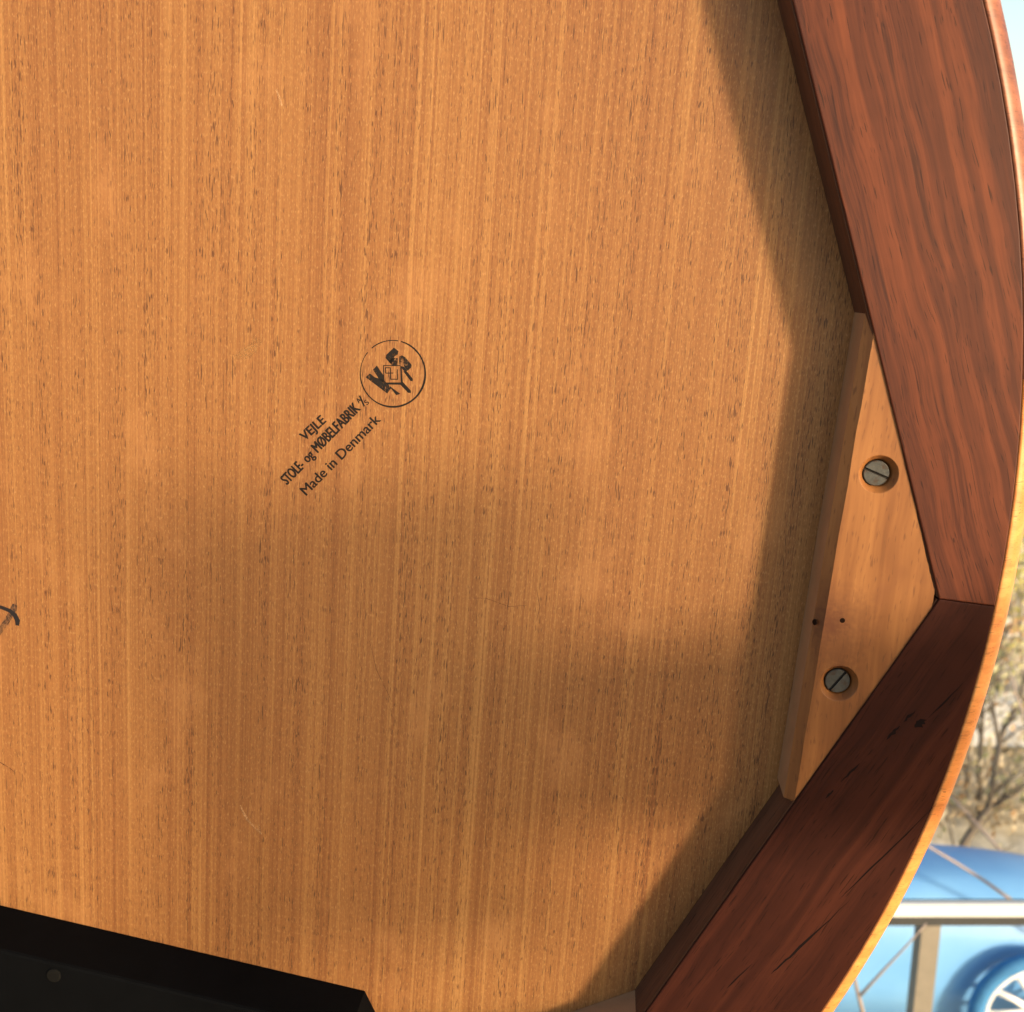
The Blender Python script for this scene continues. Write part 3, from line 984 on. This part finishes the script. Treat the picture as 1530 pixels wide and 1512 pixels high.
tree('young_tree', 'olive leafy tree farther back among the woods', 4.4, 9.2, 2.3, 0.05, (-0.1, 0.0), 1000, 'leaf_olive', 'bark', 9, 0.045)
tree('young_tree', 'pale barked tree far back with yellowish leaves', 6.6, 13.5, 3.0, 0.07, (0.1, 0.2), 1400, 'leaf_yellow', 'bark_pale', 9, 0.06)
tree('young_tree', 'dark barked bare tree at the far right beyond the footpath', 4.6, 8.4, 2.4, 0.05, (0.25, 0.0), 120, 'leaf_tan', 'bark', 9, 0.04)

random.seed(21)
for q in range(16):
    zc = random.uniform(6.4, 12.5)
    r_ = random.uniform(0.36, 0.50)
    tree('brush_sapling', 'thin bare sapling in the blurred brush behind the blue vehicle', zc * r_, zc * 0.93, random.uniform(1.1, 2.2), random.uniform(0.010, 0.022),
         (random.uniform(-.35, .35), random.uniform(-.2, .2)), 260, random.choice(['leaf_pale', 'leaf_tan', 'leaf_olive', 'leaf_yellow']), random.choice(['bark', 'bark', 'bark_pale']), 9, 0.022, 'brush saplings behind the vehicle', spread=0.42)
# undergrowth: uncountable leaves and stems over the slope
V, F = [], []
cs = []
for q in range(45000):
    y = 5.4 + 16 * random.random() ** 1.4
    x = y * random.uniform(0.15, 0.75)
    dens = mnoise.noise(Vector((x * .9, y * .9, 3)))
    if dens < -0.12: continue
    if 5.85 < y < 6.25 or 6.95 < y < 7.15:
        if random.random() < .35: continue
    cs.append((x, y, gz(y) + 0.05 + abs(random.gauss(0, 0.30)) * (0.5 + 2.2 * max(0, dens))))
leaf_quads(cs, 0.022, V, F)
tag(mesh_obj('undergrowth', V, F, M['leaf_litter']), 'tan and olive undergrowth covering the slope behind the vehicle', 'undergrowth', kind='stuff')

# bare twigs closer to the deck
def cane(name, label, cat, pts, r, side=None):
    root = tag(empty(name, pts[0]), label, cat)
    b0 = Vector(pts[0])
    V, F = tube([Vector(p) - b0 for p in pts], [r * (1 - .6 * i / (len(pts) - 1)) for i in range(len(pts))], 7)
    mesh_obj('stem', V, F, M['twig'], root, smooth=True)
    if side:
        for s in side:
            V, F = tube([Vector(p) - b0 for p in s], [r * .7 * (1 - .6 * i / (len(s) - 1)) for i in range(len(s))], 6)
            mesh_obj('side_twig', V, F, M['twig'], root, smooth=True)
    return root
g = W(1289, 1560, 2.6)
cane('bare_sapling', 'pinkish bare sapling forking low in front of the blue vehicle', 'sapling',
     [(g.x + .03, g.y - .05, YARD), W(1289, 1512, 2.6), W(1283, 1488, 2.6), W(1274, 1450, 2.62), W(1262, 1390, 2.65), W(1256, 1330, 2.7)], 0.0065,
     [[W(1283, 1490, 2.6), W(1318, 1452, 2.58), W(1350, 1418, 2.56), W(1384, 1380, 2.55)]])
cane('arching_cane', 'grey bare cane arching across the top of the blue vehicle', 'cane',
     [W(1640, 1460, 4.35), W(1560, 1385, 4.25), W(1510, 1344, 4.2), W(1471, 1316, 4.15), W(1430, 1290, 4.1), W(1383, 1262, 4.05), W(1350, 1247, 4.0)], 0.009)
cane('pale_cane', 'pale thin cane slanting over the leaf litter above the vehicle', 'cane',
     [W(1650, 1512, 5.2), W(1530, 1312, 5.1), W(1490, 1265, 5.1), W(1447, 1217, 5.1), W(1420, 1190, 5.1)], 0.011)
cane('pale_cane', 'short pale cane highest at the right edge of the picture', 'cane',
     [W(1600, 1330, 5.6), W(1530, 1072, 5.6), W(1516, 1030, 5.6), W(1505, 988, 5.6)], 0.011)

# slatted chair added out of view, shaped to cast stepped shade on the veneer
M['saw'] = plain('chair_pine', (0.42, 0.30, 0.18), 0.7, 0.3, 0, 0.25, 12)
blocker = tag(empty('slatted_chair', (0.33, 0.17, 0.0)), 'slatted wooden chair on the deck to the right of the viewer', 'chair')
blocker.rotation_euler = (0, 0, math.radians(44.6))
def blocker_slat(u0, u1, z0, z1, d=0.004):
    V, F = prism([(u0, -d), (u1, -d), (u1, d), (u0, d)], z0, z1)
    return V, F
z = 0.40
while z < 0.638:
    mesh_obj('slat', *blocker_slat(-0.125, -0.012, z, z + 0.0086), M['saw'], blocker); z += 0.014
z = 0.452
while z < 0.545:
    V, F = blocker_slat(-0.060, 0.085, z, z + 0.0104)
    mesh_obj('slat', [(x, y + 0.010, q) for x, y, q in V], F, M['saw'], blocker); z += 0.014
for u in (-0.130, 0.090):
    V, F = prism([(u - 0.006, -0.014), (u + 0.006, -0.014), (u + 0.006, 0.014), (u - 0.006, 0.014)], 0.0, 0.65 if u < 0 else 0.56)
    mesh_obj('upright', V, F, M['saw'], blocker)
V, F = prism([(-0.130, 0.016), (0.09, 0.016), (0.09, 0.34), (-0.130, 0.34)], 0.33, 0.35, 0.003)
mesh_obj('seat', [(x, -y, z) for x, y, z in V], [f[::-1] for f in F], M['saw'], blocker)
for u in (-0.125, 0.085):
    V, F = prism([(u - 0.012, -0.33), (u + 0.012, -0.33), (u + 0.012, -0.306), (u - 0.012, -0.306)], 0.0, 0.329)
    mesh_obj('leg', V, F, M['saw'], blocker)
